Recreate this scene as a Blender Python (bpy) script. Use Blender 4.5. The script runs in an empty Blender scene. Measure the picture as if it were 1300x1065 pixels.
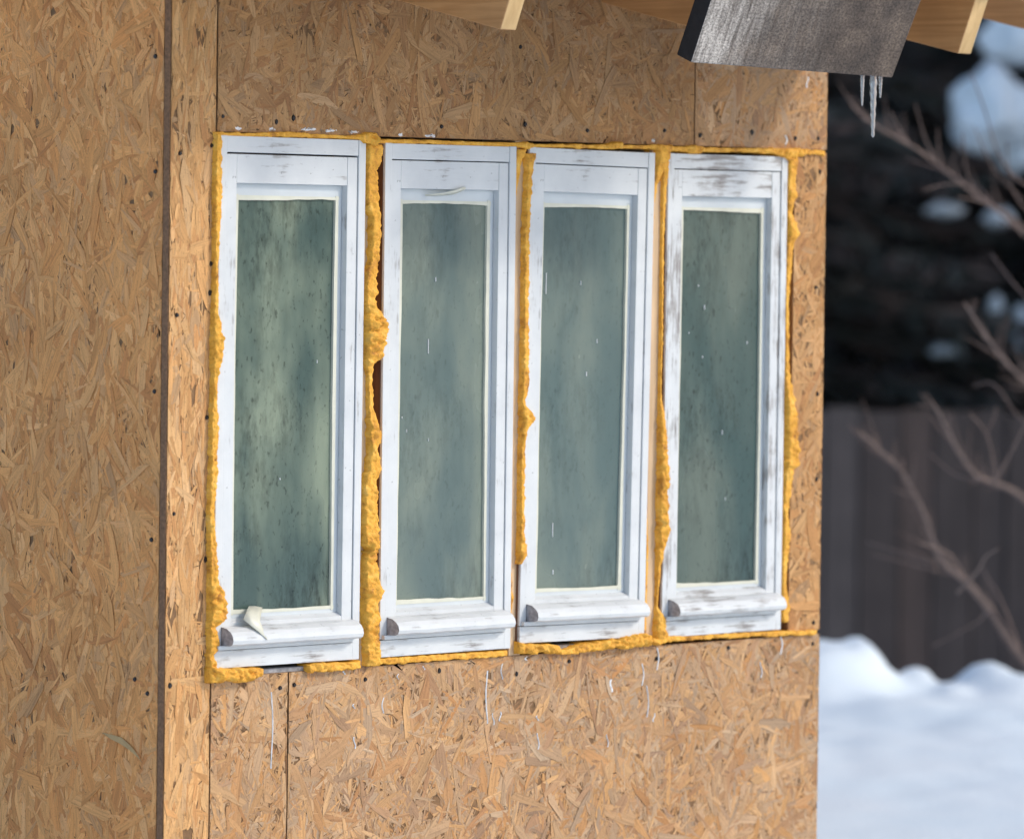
import bpy, bmesh, math, random
import numpy as np
from mathutils import Vector, Matrix, noise

S = bpy.context.scene
C = S.collection
rad = math.radians
ZC = 1.55                                    # camera height above the snow
# ------------------------------------------------------------------ camera
RC = np.array([[0.69993049, -0.71409283, 0.01298973],
               [0.01773992, 0.03556425, 0.99920993],
               [-0.71399062, -0.69914706, 0.03756045]])    # rows: right, up, back
CAM = np.array([-6.89653189, -7.58893334, ZC])
FPX = 6500.0
cd = bpy.data.cameras.new('camera'); cam = bpy.data.objects.new('camera', cd); C.objects.link(cam)
cd.sensor_width = 36; cd.sensor_fit = 'HORIZONTAL'; cd.lens = FPX / 1300 * 36
cd.clip_start = 0.1; cd.clip_end = 2000
M = Matrix([list(r) for r in RC.T]).to_4x4(); M.translation = Vector(CAM); cam.matrix_world = M
cd.dof.use_dof = True; cd.dof.focus_distance = 10.55; cd.dof.aperture_fstop = 2.8
S.camera = cam
# ------------------------------------------------------------------ sky, sun, exposure
SUN_EL, SUN_AZ = rad(34), rad(36)            # azimuth measured from the wall normal towards its right end
sd = Vector((math.sin(SUN_AZ) * math.cos(SUN_EL), -math.cos(SUN_AZ) * math.cos(SUN_EL), math.sin(SUN_EL)))
W = bpy.data.worlds.new('World'); S.world = W; W.use_nodes = True
wn = W.node_tree.nodes; wl = W.node_tree.links
sky = wn.new('ShaderNodeTexSky'); sky.sky_type = 'NISHITA'; sky.sun_disc = False
sky.sun_elevation = SUN_EL; sky.sun_rotation = math.atan2(sd.x, sd.y)
sky.dust_density = 1.5; sky.air_density = 1.0; sky.ozone_density = 0.6
wl.new(sky.outputs[0], wn['Background'].inputs[0]); wn['Background'].inputs[1].default_value = 0.15
sl = bpy.data.lights.new('sun', 'SUN'); so = bpy.data.objects.new('sun', sl); C.objects.link(so)
sl.energy = 1.3; sl.angle = rad(9); sl.color = (1.0, 0.93, 0.82)
so.rotation_euler = sd.to_track_quat('Z', 'Y').to_euler(); so.location = (3, -6, 8)
S.view_settings.view_transform = 'Standard'; S.view_settings.look = 'None'
S.view_settings.exposure = 0.46; S.view_settings.gamma = 1; S.view_settings.use_curve_mapping = False
S.render.engine = 'CYCLES'
S.cycles.max_bounces = 6; S.cycles.diffuse_bounces = 3; S.cycles.transmission_bounces = 4; S.cycles.glossy_bounces = 3

# ------------------------------------------------------------------ helpers
def P(px, py, y=0.0):
    """point of the plane at depth y (wall face = 0) seen at photo pixel px, py"""
    d = RC.T @ np.array([(px - 650) / FPX, -(py - 532.5) / FPX, -1.0])
    t = (y - CAM[1]) / d[1]
    return Vector(CAM + t * d)
def PD(px, py, dist):
    d = RC.T @ np.array([(px - 650) / FPX, -(py - 532.5) / FPX, -1.0])
    return Vector(CAM + dist * d)
VF = Vector((0.7145, 0.6996, 0)).normalized()      # horizontal view direction
VR = Vector((0.6996, -0.7145, 0)).normalized()     # horizontal right
CH = Vector((CAM[0], CAM[1], 0))

def tag(o, label=None, cat=None, group=None, kind=None):
    if label: o['label'] = label
    if cat: o['category'] = cat
    if group: o['group'] = group
    if kind: o['kind'] = kind
    return o
def link(name, me, mat, parent=None, smooth=False):
    o = bpy.data.objects.new(name, me); C.objects.link(o)
    if mat and not me.materials: me.materials.append(mat)
    if parent: o.parent = parent
    if smooth:
        me.polygons.foreach_set('use_smooth', [True] * len(me.polygons))
    return o
def empty(name, loc=(0, 0, 0)):
    o = bpy.data.objects.new(name, None); C.objects.link(o); o.location = loc; o.empty_display_size = .1
    return o
def box_bm(x0, x1, y0, y1, z0, z1, bev=0.0, bm=None):
    own = bm is None
    if own: bm = bmesh.new()
    r = bmesh.ops.create_cube(bm, size=1)
    for v in r['verts']:
        v.co = Vector((x0 + (v.co.x + .5) * (x1 - x0), y0 + (v.co.y + .5) * (y1 - y0), z0 + (v.co.z + .5) * (z1 - z0)))
    if bev > 0:
        es = list({e for v in r['verts'] for e in v.link_edges})
        bmesh.ops.bevel(bm, geom=es, offset=bev, segments=2, profile=.6, affect='EDGES')
    return bm
def bm_obj(name, bm, mat, parent=None, smooth=False):
    me = bpy.data.meshes.new(name); bmesh.ops.recalc_face_normals(bm, faces=bm.faces); bm.to_mesh(me); bm.free()
    return link(name, me, mat, parent, smooth)
def box(name, x0, x1, y0, y1, z0, z1, mat, parent=None, bev=0.0):
    return bm_obj(name, box_bm(x0, x1, y0, y1, z0, z1, bev), mat, parent)
def tube_bm(bm, pts, r0, r1, seg=7, wob=0.0):
    rings = []; n = len(pts)
    for i, p in enumerate(pts):
        p = Vector(p)
        a = Vector(pts[max(i - 1, 0)]); b = Vector(pts[min(i + 1, n - 1)])
        t = (b - a).normalized(); u = t.cross(Vector((.3, .5, .81))).normalized(); w = t.cross(u)
        r = r0 + (r1 - r0) * i / (n - 1); r *= 1 + random.uniform(-wob, wob)
        rings.append([bm.verts.new(p + (u * math.cos(2 * math.pi * k / seg) + w * math.sin(2 * math.pi * k / seg)) * r) for k in range(seg)])
    for a, b in zip(rings, rings[1:]):
        for k in range(seg): bm.faces.new((a[k], a[(k + 1) % seg], b[(k + 1) % seg], b[k]))
    bm.faces.new(rings[0][::-1]); bm.faces.new(rings[-1])
def smooth_path(pts, n=4):
    pts = [Vector(p) for p in pts]; out = []
    for i in range(len(pts) - 1):
        p0 = pts[max(i - 1, 0)]; p1 = pts[i]; p2 = pts[i + 1]; p3 = pts[min(i + 2, len(pts) - 1)]
        for k in range(n):
            t = k / n
            out.append(.5 * ((2 * p1) + (p2 - p0) * t + (2 * p0 - 5 * p1 + 4 * p2 - p3) * t * t + (3 * p1 - p0 - 3 * p2 + p3) * t ** 3))
    out.append(pts[-1]); return out

# ------------------------------------------------------------------ materials
class NT:
    def __init__(s, name):
        s.m = bpy.data.materials.new(name); s.m.use_nodes = True
        s.t = s.m.node_tree; s.b = s.t.nodes['Principled BSDF']
    def n(s, typ, **kw):
        x = s.t.nodes.new('ShaderNode' + typ)
        for k, v in kw.items():
            if k.startswith('i_'):
                key = k[2:]; key = int(key) if key.isdigit() else key.replace('_', ' ')
                x.inputs[key].default_value = v
            else: setattr(x, k, v)
        return x
    def l(s, a, b, ao=0):
        s.t.links.new(a.outputs[ao] if hasattr(a, 'outputs') else a, b)
    def set(s, **kw):
        for k, v in kw.items(): s.b.inputs[k.replace('_', ' ')].default_value = v
    def coord(s, scale=(1, 1, 1), out='Object', rot=(0, 0, 0)):
        tc = s.n('TexCoord'); mp = s.n('Mapping'); mp.inputs['Scale'].default_value = scale; mp.inputs['Rotation'].default_value = rot
        s.l(tc.outputs[out], mp.inputs[0]); return mp
    def noise(s, co, scale, detail=4, rough=.55, dist=0):
        x = s.n('TexNoise'); x.inputs['Scale'].default_value = scale; x.inputs['Detail'].default_value = detail
        x.inputs['Roughness'].default_value = rough; x.inputs['Distortion'].default_value = dist
        s.l(co, x.inputs[0]); return x
    def ramp(s, src, stops):
        r = s.n('ValToRGB'); el = r.color_ramp.elements
        while len(el) > len(stops): el.remove(el[-1])
        while len(el) < len(stops): el.new(.5)
        for e, (p, c) in zip(el, stops):
            e.position = p; e.color = (*c, 1) if isinstance(c, tuple) else (c, c, c, 1)
        s.l(src, r.inputs[0]); return r
    def mix(s, f, a, b, mode='MIX'):
        x = s.n('MixRGB', blend_type=mode)
        for inp, v in zip(x.inputs, (f, a, b)):
            if isinstance(v, (int, float)): inp.default_value = v
            elif isinstance(v, tuple): inp.default_value = (*v, 1)
            else: s.l(v, inp)
        return x
    def bump(s, h, strength, dist):
        x = s.n('Bump'); x.inputs['Strength'].default_value = strength; x.inputs['Distance'].default_value = dist
        s.l(h, x.inputs['Height']); s.l(x, s.b.inputs['Normal']); return x

def simple(name, col, rough=.7, var=.25, scale=20, bump=.2, bd=.002, metal=0):
    m = NT(name); co = m.coord(); n = m.noise(co, scale, 5)
    r = m.ramp(n, [(.25, tuple(c * (1 - var) for c in col)), (.75, tuple(min(1, c * (1 + var)) for c in col))])
    m.l(r, m.b.inputs['Base Color']); m.set(Roughness=rough, Metallic=metal)
    if bump: m.bump(n, bump, bd)
    return m.m

def mat_strand(name, grey=0.0, dark=1.0):
    m = NT(name); at = m.n('Attribute', attribute_name='tint'); uv = m.n('UVMap')
    mp = m.n('Mapping'); mp.inputs['Scale'].default_value = (14, 420, 1); m.l(uv, mp.inputs[0])
    g = m.noise(mp, 1, 4, .6)
    gr = m.ramp(g, [(.25, .66), (.45, .95), (.75, 1.10)])
    mp2 = m.n('Mapping'); mp2.inputs['Scale'].default_value = (9, 170, 1); m.l(uv, mp2.inputs[0])
    g2 = m.noise(mp2, 1, 3, .6); gr2 = m.ramp(g2, [(.28, .70), (.48, 1.0), (.72, 1.14)])
    mx0 = m.mix(1.0, at.outputs['Color'], gr, 'MULTIPLY'); mx = m.mix(.9, mx0, gr2, 'MULTIPLY')
    co = m.coord(); big = m.noise(co, 3.2, 4); rb = m.ramp(big, [(.3, 0.0), (.7, 1.0)])
    gm = m.n('MixRGB', blend_type='MIX'); m.l(rb, gm.inputs[0]); gm.inputs[1].default_value = (1, 1, 1, 1)
    gm.inputs[2].default_value = (.80, .82, .86, 1)
    m2 = m.mix(.85, mx, gm, 'MULTIPLY')
    fine = m.noise(co, 260, 3); rf = m.ramp(fine, [(.30, .45), (.42, 1.0)])
    m3 = m.mix(.55, m2, rf, 'MULTIPLY')
    if grey:
        m4 = m.mix(grey, m3, (.30, .25, .20)); m3 = m4
    if dark != 1.0:
        m3 = m.mix(1.0, m3, (dark, dark, dark), 'MULTIPLY')
    m.l(m3, m.b.inputs['Base Color']); m.set(Roughness=.72); m.b.inputs['Specular IOR Level'].default_value = .3
    m.bump(g, .35, .0006); return m.m

def mat_paint(name, horiz, wear):
    m = NT(name)
    co = m.coord((6, 60, 60) if horiz else (60, 60, 6))
    streak = m.noise(co, 1.6, 6, .65)
    co2 = m.coord(); blot = m.noise(co2, 9, 4, .6)
    add = m.n('Math', operation='MULTIPLY_ADD'); m.l(blot, add.inputs[0]); add.inputs[1].default_value = .8; m.l(streak, add.inputs[2])
    lo = .66 - .30 * wear
    msk = m.ramp(add, [(0, 1.0), (lo - .0, 1.0), (lo + .10, 0.0), (1, 0.0)]) if False else None
    sub = m.n('Math', operation='MULTIPLY'); m.l(add, sub.inputs[0]); sub.inputs[1].default_value = .55
    t = .36 + .12 * wear
    msk = m.ramp(sub, [(t - .05, 1.0), (t + .04, 0.0)])
    wood = m.ramp(streak, [(.3, (.22, .205, .20)), (.7, (.46, .44, .43))])
    tone = m.ramp(blot, [(.3, (.565, .590, .610)), (.7, (.675, .695, .705))])
    c = m.mix(msk, tone, wood)
    sp = m.noise(co2, 95, 2); rs = m.ramp(sp, [(.24, .35), (.30, 1.0)])
    c2 = m.mix(.6, c, rs, 'MULTIPLY')
    m.l(c2, m.b.inputs['Base Color']); m.set(Roughness=.5)
    m.bump(streak, .35, .0015); return m.m

def mat_wood(name, col, col2, axis=0, rough=.6, scale=1.0, saw=0.0):
    m = NT(name); sc = [70, 70, 70]; sc[axis] = 2.5
    co = m.coord(tuple(s * scale for s in sc)); g = m.noise(co, 1, 5, .6, .6)
    r = m.ramp(g, [(.3, col2), (.55, col), (.8, tuple(min(1, c * 1.15) for c in col))])
    co2 = m.coord(); b = m.noise(co2, 5, 3); rb = m.ramp(b, [(.3, .82), (.7, 1.05)])
    mx = m.mix(1, r, rb, 'MULTIPLY'); m.l(mx, m.b.inputs['Base Color']); m.set(Roughness=rough)
    m.bump(g, .3, .001); return m.m

def mat_foam():
    m = NT('spray_foam'); co = m.coord(); n = m.noise(co, 38, 5, .6); f = m.noise(co, 260, 3, .6)
    r = m.ramp(n, [(.26, (.36, .135, .012)), (.42, (.72, .335, .028)), (.58, (.84, .43, .048)), (.78, (.88, .53, .12))])
    rf = m.ramp(f, [(.30, .5), (.45, 1.0)]); mx = m.mix(.6, r, rf, 'MULTIPLY')
    m.l(mx, m.b.inputs['Base Color']); m.set(Roughness=.65); m.b.inputs['Subsurface Weight'].default_value = 0.0
    m.bump(f, .6, .002); return m.m

def mat_pane(name, base, pale, seed, dirt):
    m = NT(name)
    co = m.coord(); co.inputs['Location'].default_value = (seed * 3.1, 0, seed * 1.7)
    co.inputs['Scale'].default_value = (1, 1, .45)
    big = m.noise(co, 6.5, 3, .5, .3); r = m.ramp(big, [(.34, base), (.78, pale)]); r.color_ramp.interpolation = 'EASE'  # pale blotches over the fogged tone are blurred reflections painted into the colour
    cs = m.coord((26, 26, 9)); st = m.noise(cs, 1.6, 8, .72); rs = m.ramp(st, [(.34, 1 - dirt), (.56, 1.0)])
    cm = m.coord((1, 1, .6)); bl = m.noise(cm, 4.2, 3); msk = m.ramp(bl, [(.42, .15), (.6, 1.0)])
    k = m.mix(msk, (1, 1, 1), rs); c = m.mix(1, r, k, 'MULTIPLY')
    sp = m.noise(m.coord((1, 1, .55)), 120, 3); rsp = m.ramp(sp, [(.30, .45), (.40, 1.0)]); c2 = m.mix(.30 + .5 * (dirt > .4), c, rsp, 'MULTIPLY')
    m.l(c2, m.b.inputs['Base Color'])
    rr = m.ramp(big, [(.3, .16), (.7, .30)]); m.l(rr, m.b.inputs['Roughness'])
    m.b.inputs['Specular IOR Level'].default_value = .5
    wv = m.noise(m.coord((1, 1, .4)), 7, 2); m.bump(wv, .06, .01)
    return m.m

def mat_snow():
    m = NT('snow'); co = m.coord(); n = m.noise(co, 2.2, 5); f = m.noise(co, 60, 4)
    r = m.ramp(n, [(.3, (.76, .86, .93)), (.7, (.82, .89, .94))]); m.l(r, m.b.inputs['Base Color']); m.set(Roughness=.65)
    mx = m.mix(.25, n, f); m.bump(mx, .35, .03); return m.m

def mat_plank():
    m = NT('weathered_plank'); cw = m.coord(); g = m.noise(m.coord((5, 70, 70)), 1, 5, .65, .4)
    saw = m.noise(m.coord((85, 20, 9), rot=(0, .12, 0)), 1, 4, .6, .5)
    sx = m.n('SeparateXYZ'); m.l(m.n('TexCoord').outputs['Object'], sx.inputs[0])
    nb = m.noise(cw, 8, 4); ad = m.n('Math', operation='MULTIPLY_ADD'); m.l(nb, ad.inputs[0]); ad.inputs[1].default_value = .30; m.l(sx.outputs[0], ad.inputs[2])
    pale = m.ramp(ad, [(.20, 1.0), (.34, .22), (.60, .03)])
    blot = m.noise(cw, 14, 5, .6)
    dk = m.ramp(blot, [(.3, (.045, .034, .028)), (.52, (.095, .070, .054)), (.75, (.16, .12, .09))])
    lt = m.ramp(saw, [(.32, (.14, .12, .105)), (.60, (.46, .42, .38))])
    c = m.mix(pale, dk, lt)
    f = m.noise(m.coord((150, 150, 210)), 1, 4, .7); rf = m.ramp(f, [(.36, .35), (.64, 1.7)]); c3 = m.mix(.8, c, rf, 'MULTIPLY')
    rg = m.ramp(g, [(.35, .75), (.6, 1.1)]); c4 = m.mix(.6, c3, rg, 'MULTIPLY')
    m.l(c4, m.b.inputs['Base Color']); m.set(Roughness=.62); m.b.inputs['Specular IOR Level'].default_value = .3
    mh = m.mix(.5, saw, f); m.bump(mh, .6, .002); return m.m

MT = dict(
    strand=mat_strand('osb_strands'), strand_old=mat_strand('osb_strands_weathered', .0, .84),
    osb=simple('osb_core', (.20, .108, .048), .85, .4, 60, .4),
    osb_edge=simple('osb_edge', (.22, .115, .06), .9, .4, 150, .6),
    foam=mat_foam(), snow=mat_snow(), plank=mat_plank(),
    pv=mat_paint('white_paint_stile', False, .15), ph=mat_paint('white_paint_rail', True, .2),
    pv4=mat_paint('worn_paint_stile', False, .75), ph4=mat_paint('worn_paint_rail', True, .85),
    apron=mat_paint('worn_apron_paint', True, .62), sillp=mat_paint('worn_sill_paint', True, .45),
    bare=simple('bare_grey_wood', (.30, .29, .30), .85, .5, 90, .4),
    cream=simple('putty_film', (.66, .655, .55), .4, .08, 30, .1),
    filmw=simple('film_over_rail', (.60, .64, .66), .35, .06, 14, .25, .004),
    rafter=mat_wood('fresh_rafter_timber', (.60, .315, .125), (.48, .23, .08), 1),
    cut=mat_wood('rafter_end_grain', (.66, .44, .20), (.55, .34, .14), 2, scale=.6),
    stud=mat_wood('stud_timber', (.66, .47, .29), (.56, .37, .20), 2),
    deck=mat_wood('roof_boards', (.42, .26, .13), (.3, .18, .09), 0),
    brown=mat_wood('old_frame_side', (.16, .075, .045), (.09, .045, .03), 2),
    screw=simple('screw_head', (.015, .015, .018), .45, .2, 100, 0, metal=.3),
    drip=simple('white_paint_drip', (.80, .81, .83), .45, .05, 30, 0),
    dark=simple('dark_inside', (.03, .025, .02), .9),
    bark=simple('twig_bark', (.155, .108, .092), .85, .35, 60, .4),
    sbark=simple('spruce_bark', (.07, .05, .042), .9, .4, 20, .5, .01),
    fence=mat_wood('dark_fence_board', (.070, .056, .056), (.040, .032, .034), 2, .85, .5),
)
m = NT('spruce_needles'); at = m.n('Attribute', attribute_name='tint'); m.l(at.outputs['Color'], m.b.inputs['Base Color']); m.set(Roughness=.7); MT['needle'] = m.m
m = NT('ice'); m.set(Base_Color=(.95, .98, 1, 1), Roughness=.06, IOR=1.31); m.b.inputs['Transmission Weight'].default_value = .78
m.bump(m.noise(m.coord(), 160, 2), .3, .001); MT['ice'] = m.m

# ------------------------------------------------------------------ ground
LUMPS = [(.95, 15.9, .15, .22, .30), (1.12, 16.05, .06, .07, .2), (1.285, 16.0, .055, .055, .13), (1.37, 15.8, .03, .05, .12), (1.49, 16.05, .060, .075, .18), (1.58, 15.9, .04, .09, .2), (1.16, 15.2, .03, .16, .25), (1.42, 14.9, .025, .2, .3)]
_r = random.Random(9)
for _k in range(46):
    _u = _r.choice((_r.uniform(-5, .75), _r.uniform(1.72, 7))); LUMPS.append((_u, 16 + _r.uniform(-.4, .2), _r.uniform(.03, .15), _r.uniform(.06, .25), _r.uniform(.12, .3)))
def crest(u, v):
    """height of the lumpy snow bank, u metres right of the view axis"""
    z = .125
    for lu, lv, h, wu, wv in LUMPS:
        d = ((u - lu) / wu) ** 2 + ((v - lv) / wv) ** 2
        if d < 6: z += h * math.exp(-d ** 1.5)
    return z + .012 * noise.noise(Vector((u * 7, v * 7, 1)))
def ss(a, b, x):
    t = max(0, min(1, (x - a) / (b - a))); return t * t * (3 - 2 * t)
def ground_z(u, v):
    base = .05 * noise.noise(Vector((u * .3, v * .16, 0))) + .006 * noise.noise(Vector((u * 1.7, v * 1.7, 5)))
    base *= .5
    drop = -1.25 * ss(16.3, 19.5, v)
    w = ss(11.0, 15.8, v) * (1 - ss(16.05, 17.1, v))
    side = 1 - ss(7, 14, abs(u))
    return base * (1 - ss(16, 20, v) * .5) + drop * ss(-14, -6, u) + w * crest(u, v) * side
def axis(lo, hi, a, b, fine, grow=1.35):
    xs = list(np.arange(a, b + 1e-6, fine)); s = fine; x = b
    while x < hi: s *= grow; x += s; xs.append(x)
    s = fine; x = a
    while x > lo: s *= grow; x -= s; xs.insert(0, x)
    return xs
us = axis(-900, 900, .2, 2.6, .03, 1.25); vs = axis(-300, 1500, 10.0, 17.6, .06, 1.25)
vv = []; ff = []
for v in vs:
    for u in us:
        p = CH + VR * u + VF * v
        z = ground_z(u, v)
        vv.append((p.x, p.y, z))
nu = len(us)
for j in range(len(vs) - 1):
    for i in range(nu - 1): ff.append((j * nu + i, j * nu + i + 1, (j + 1) * nu + i + 1, (j + 1) * nu + i))
me = bpy.data.meshes.new('snow_ground'); me.from_pydata(vv, [], ff)
tag(link('snow_ground', me, MT['snow'], None, True), kind='structure')

# ------------------------------------------------------------------ house: OSB shell
house = empty('house')
tag(house, 'unfinished house clad in bare OSB sheets with four narrow foamed-in windows and rafter tails', 'house')
XL, XR, ZT, ZB = -.124, 1.856, ZC + .178, ZC - .907
TOP = ZC + .66
rng = np.random.default_rng(7)
TEMPL = np.array([(-.5, -.12), (-.40, .42), (-.12, .5), (.24, .47), (.5, .15), (.42, -.36), (.08, -.5), (-.28, -.46)])
PAL = np.array([(.60, .345, .145), (.55, .295, .112), (.64, .395, .185), (.50, .245, .085), (.46, .21, .072), (.58, .345, .165),
                (.38, .165, .06), (.52, .335, .185), (.67, .44, .235), (.42, .28, .165)])
PAL = (PAL * .56 + PAL.mean(0) * .44) * np.array([1.02, .95, .86])
PW = np.array([.18, .17, .13, .13, .09, .12, .05, .06, .04, .03]); PW /= PW.sum()
def strands(parent, fmap, a0, a1, b0, b1, mat, dens=1.0, amean=90, asig=38, grey=0, seed=0, big=1.0, pale=1.0, fine=1.35, tint=(1, 1, 1)):
    """pressed wood strands: thin torn flakes lying across a sheet's face; fmap(a, b, out) -> xyz"""
    g = np.random.default_rng(seed); area = (a1 - a0) * (b1 - b0)
    V = []; Cc = []; UV = []
    for (n, l0, l1, w0, w1, d0, d1, dk) in ((1500 * big, .06, .165, .011, .036, .0002, .0012, 0), (3400 * fine, .025, .095, .003, .012, .0002, .0013, 0),
                                          (2600 * fine, .010, .040, .0012, .0040, .0006, .0014, 0), (1500, .004, .018, .0008, .0022, .0009, .0014, 1)):
        N = max(1, int(n * area * dens))
        ca = g.uniform(a0 - .02, a1 + .02, N); cb = g.uniform(b0 - .02, b1 + .02, N)
        L = g.uniform(l0, l1, N) ; Wd = g.uniform(w0, w1, N)
        u = g.uniform(size=N); ang = np.where(u < .78, g.normal(amean, asig, N), g.uniform(0, 180, N)) * np.pi / 180
        T = TEMPL[None] + g.uniform(-.10, .10, (N, 8, 2))
        T[:, :, 1] *= g.uniform(.75, 1.25, (N, 1))
        curve = g.normal(0, .06, N)
        x = T[:, :, 0] * L[:, None]; yv = T[:, :, 1] * Wd[:, None] + curve[:, None] * L[:, None] * (T[:, :, 0] ** 2) * .6
        ca_, sa_ = np.cos(ang)[:, None], np.sin(ang)[:, None]
        A = np.clip(ca[:, None] + x * ca_ - yv * sa_, a0, a1); B = np.clip(cb[:, None] + x * sa_ + yv * ca_, b0, b1)
        out = g.uniform(d0, d1, N)[:, None] + x * g.normal(0, .008, N)[:, None] + yv * g.normal(0, .05, N)[:, None]
        out = np.clip(out, .0001, .0035)
        V.append(np.stack(fmap(A, B, out), -1).reshape(-1, 3))
        col = PAL[g.choice(len(PAL), N, p=PW)] * g.uniform(.86, 1.14, (N, 1)) * pale * np.array([tint])
        if grey: 
            gm = g.uniform(0, grey, (N, 1)); lum = col.mean(1, keepdims=True); col = col * (1 - gm) + lum * np.array([[1.07, .96, .80]]) * gm
        if dk: col = col * g.uniform(.12, .5, (N, 1))  # dark slivers: bark bits, plus flake-edge shadows put in as colour
        Cc.append(np.repeat(np.concatenate([col, np.ones((N, 1))], 1), 8, 0))
        off = g.uniform(0, 50, (N, 1, 2))
        UV.append((np.stack([x, yv], -1) + off).reshape(-1, 2))
    V = np.concatenate(V); Cc = np.concatenate(Cc); UV = np.concatenate(UV); N = len(V) // 8
    me = bpy.data.meshes.new('wood_strands')
    me.vertices.add(N * 8); me.vertices.foreach_set('co', V.astype(np.float32).ravel())
    me.loops.add(N * 8); me.loops.foreach_set('vertex_index', np.arange(N * 8, dtype=np.int32))
    me.polygons.add(N); me.polygons.foreach_set('loop_start', np.arange(0, N * 8, 8, dtype=np.int32))
    me.update(calc_edges=True)
    at = me.attributes.new('tint', 'FLOAT_COLOR', 'POINT'); at.data.foreach_set('color', Cc.astype(np.float32).ravel())
    uv = me.uv_layers.new(name='UVMap'); uv.data.foreach_set('uv', UV.astype(np.float32).ravel())
    o = link('wood_strands', me, mat, parent); o['kind'] = 'stuff'; return o
front = lambda A, B, O: (A, -O, B)
leftf = lambda A, B, O: (XL + .003 - O, A, B)
TH = .018
def sheet(name, x0, x1, z0, z1, seed, zmin=None, mat='strand', **kw):
    o = box(name, x0, x1, 0, TH, z0, z1, MT['osb'], house)
    strands(o, front, x0 + .0006, x1 - .0006, max(z0, zmin or z0) + .0006, z1 - .0006, MT[mat], seed=seed, **kw)
    return o
GZ = -.25
corner_sheet = sheet('osb_corner_strip', XL, -.003, GZ, TOP, 11, .0, amean=89, asig=13, pale=1.16, big=.8, tint=(1, 1.03, 1.05))
upper_sheet = sheet('osb_sheet', .0, 1.4115, ZT + .004, TOP, 12, None, 'strand_old', amean=90, asig=60, grey=.12, dens=1.1, big=.75)
upper_right = sheet('osb_sheet', 1.414, XR, ZT + .004, TOP, 13, amean=60, asig=60, grey=.4, big=.75)
right_sheet = sheet('osb_sheet', 1.748, XR, ZB + .006, ZT - .001, 14, amean=80, asig=55, big=.75)
lower_left = sheet('osb_sheet', .0, .2105, GZ, ZB - .003, 15, .0, amean=60, asig=60, grey=.4, big=.75)
lower_sheet = sheet('osb_sheet', .2135, XR + .001, GZ, ZB - .003, 16, .0, amean=75, asig=55, grey=.48, big=.75)
for o in (corner_sheet,):
    e = box('sheet_edge', XL - .0012, XL - .0002, .0006, TH - .0004, GZ + .01, TOP - .01, MT['osb_edge'], o)
side_sheet = box('osb_sheet', XL + .003, XL + .021, TH + .003, 4.0, GZ, TOP + .25, MT['osb'], house)
strands(side_sheet, leftf, TH + .004, 1.15, .02, TOP, MT['strand'], seed=21, amean=88, asig=32, big=1.6, fine=.5, pale=1.27, tint=(1.09, .94, .80))
far_sheet = box('osb_sheet', XR - .018, XR - .0005, TH + .002, 4.0, GZ, TOP + .25, MT['osb'], house)
back_sheet = box('osb_sheet', XL + .022, XR - .02, 3.98, 3.998, GZ, TOP + .25, MT['osb'], house)
# studs seen in the gaps, and framing behind the sheets
def stud(x0, x1, y0=.012, y1=.10, z0=ZB - .03, z1=ZT + .03): return box('stud', x0, x1, y0, y1, z0, z1, MT['stud'], house, .0015)
for a, b in ((462, 469.5), (652, 666.5), (826, 837.5)): stud(P(a, 400).x, P(b, 400).x, .0015)
stud(-.07, .0005, .02, .11); stud(1.752, 1.83, .02, .11)
box('window_plate', .001, 1.75, .020, .115, ZB - .075, ZB - .0305, MT['stud'], house)
box('header_plate', .001, 1.75, .020, .115, ZT + .0305, ZT + .12, MT['stud'], house)

# screws: dark countersunk heads
sb = bmesh.new(); bmesh.ops.create_cone(sb, segments=10, radius1=.0052, radius2=.0038, depth=.003, cap_ends=True)
bmesh.ops.rotate(sb, verts=sb.verts, cent=(0, 0, 0), matrix=Matrix.Rotation(rad(90), 3, 'X'))
sme = bpy.data.meshes.new('screw'); sb.to_mesh(sme); sb.free(); sme.materials.append(MT['screw'])
def screw(parent, px, py):
    o = bpy.data.objects.new('screw', sme); C.objects.link(o); o.parent = parent
    p = P(px, py); o.location = (p.x, -.0026, p.z); o.scale = (random.uniform(.7, 1.0), 1, random.uniform(.8, 1.35)); return o
random.seed(4)
for px, py in ((268, 185), (228, 195), (267, 335), (266, 372), (224, 400), (262, 530), (220, 652), (260, 710), (215, 870)): screw(corner_sheet, px, py)
for px, py in ((282, 148), (350, 155), (372, 150), (560, 161), (666, 158), (745, 166), (843, 166), (836, 20), (660, 60)): screw(upper_sheet, px, py)
for px, py in ((888, 172), (954, 168), (1009, 176), (1038, 176)): screw(upper_right, px, py)
for px, py in ((1040, 218), (1035, 365), (1037, 500), (1036, 608), (1032, 790)): screw(right_sheet, px, py)
screw(lower_left, 355, 873)
for px, py in ((373, 869), (463, 862), (557, 851), (655, 855), (722, 839), (833, 836), (924, 822), (1031, 817)): screw(lower_sheet, px, py)
for px, py in ((198, 72), (198, 218), (197, 497), (193, 685), (188, 880), (172, 862)):       # on the side wall
    d = RC.T @ np.array([(px - 650) / FPX, -(py - 532.5) / FPX, -1.0]); t = (XL + .003 - CAM[0]) / d[0]; q = CAM + t * d
    o = bpy.data.objects.new('screw', sme); C.objects.link(o); o.parent = side_sheet; o.location = (XL + .0005, q[1], q[2]); o.rotation_euler = (0, 0, -rad(90))

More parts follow.
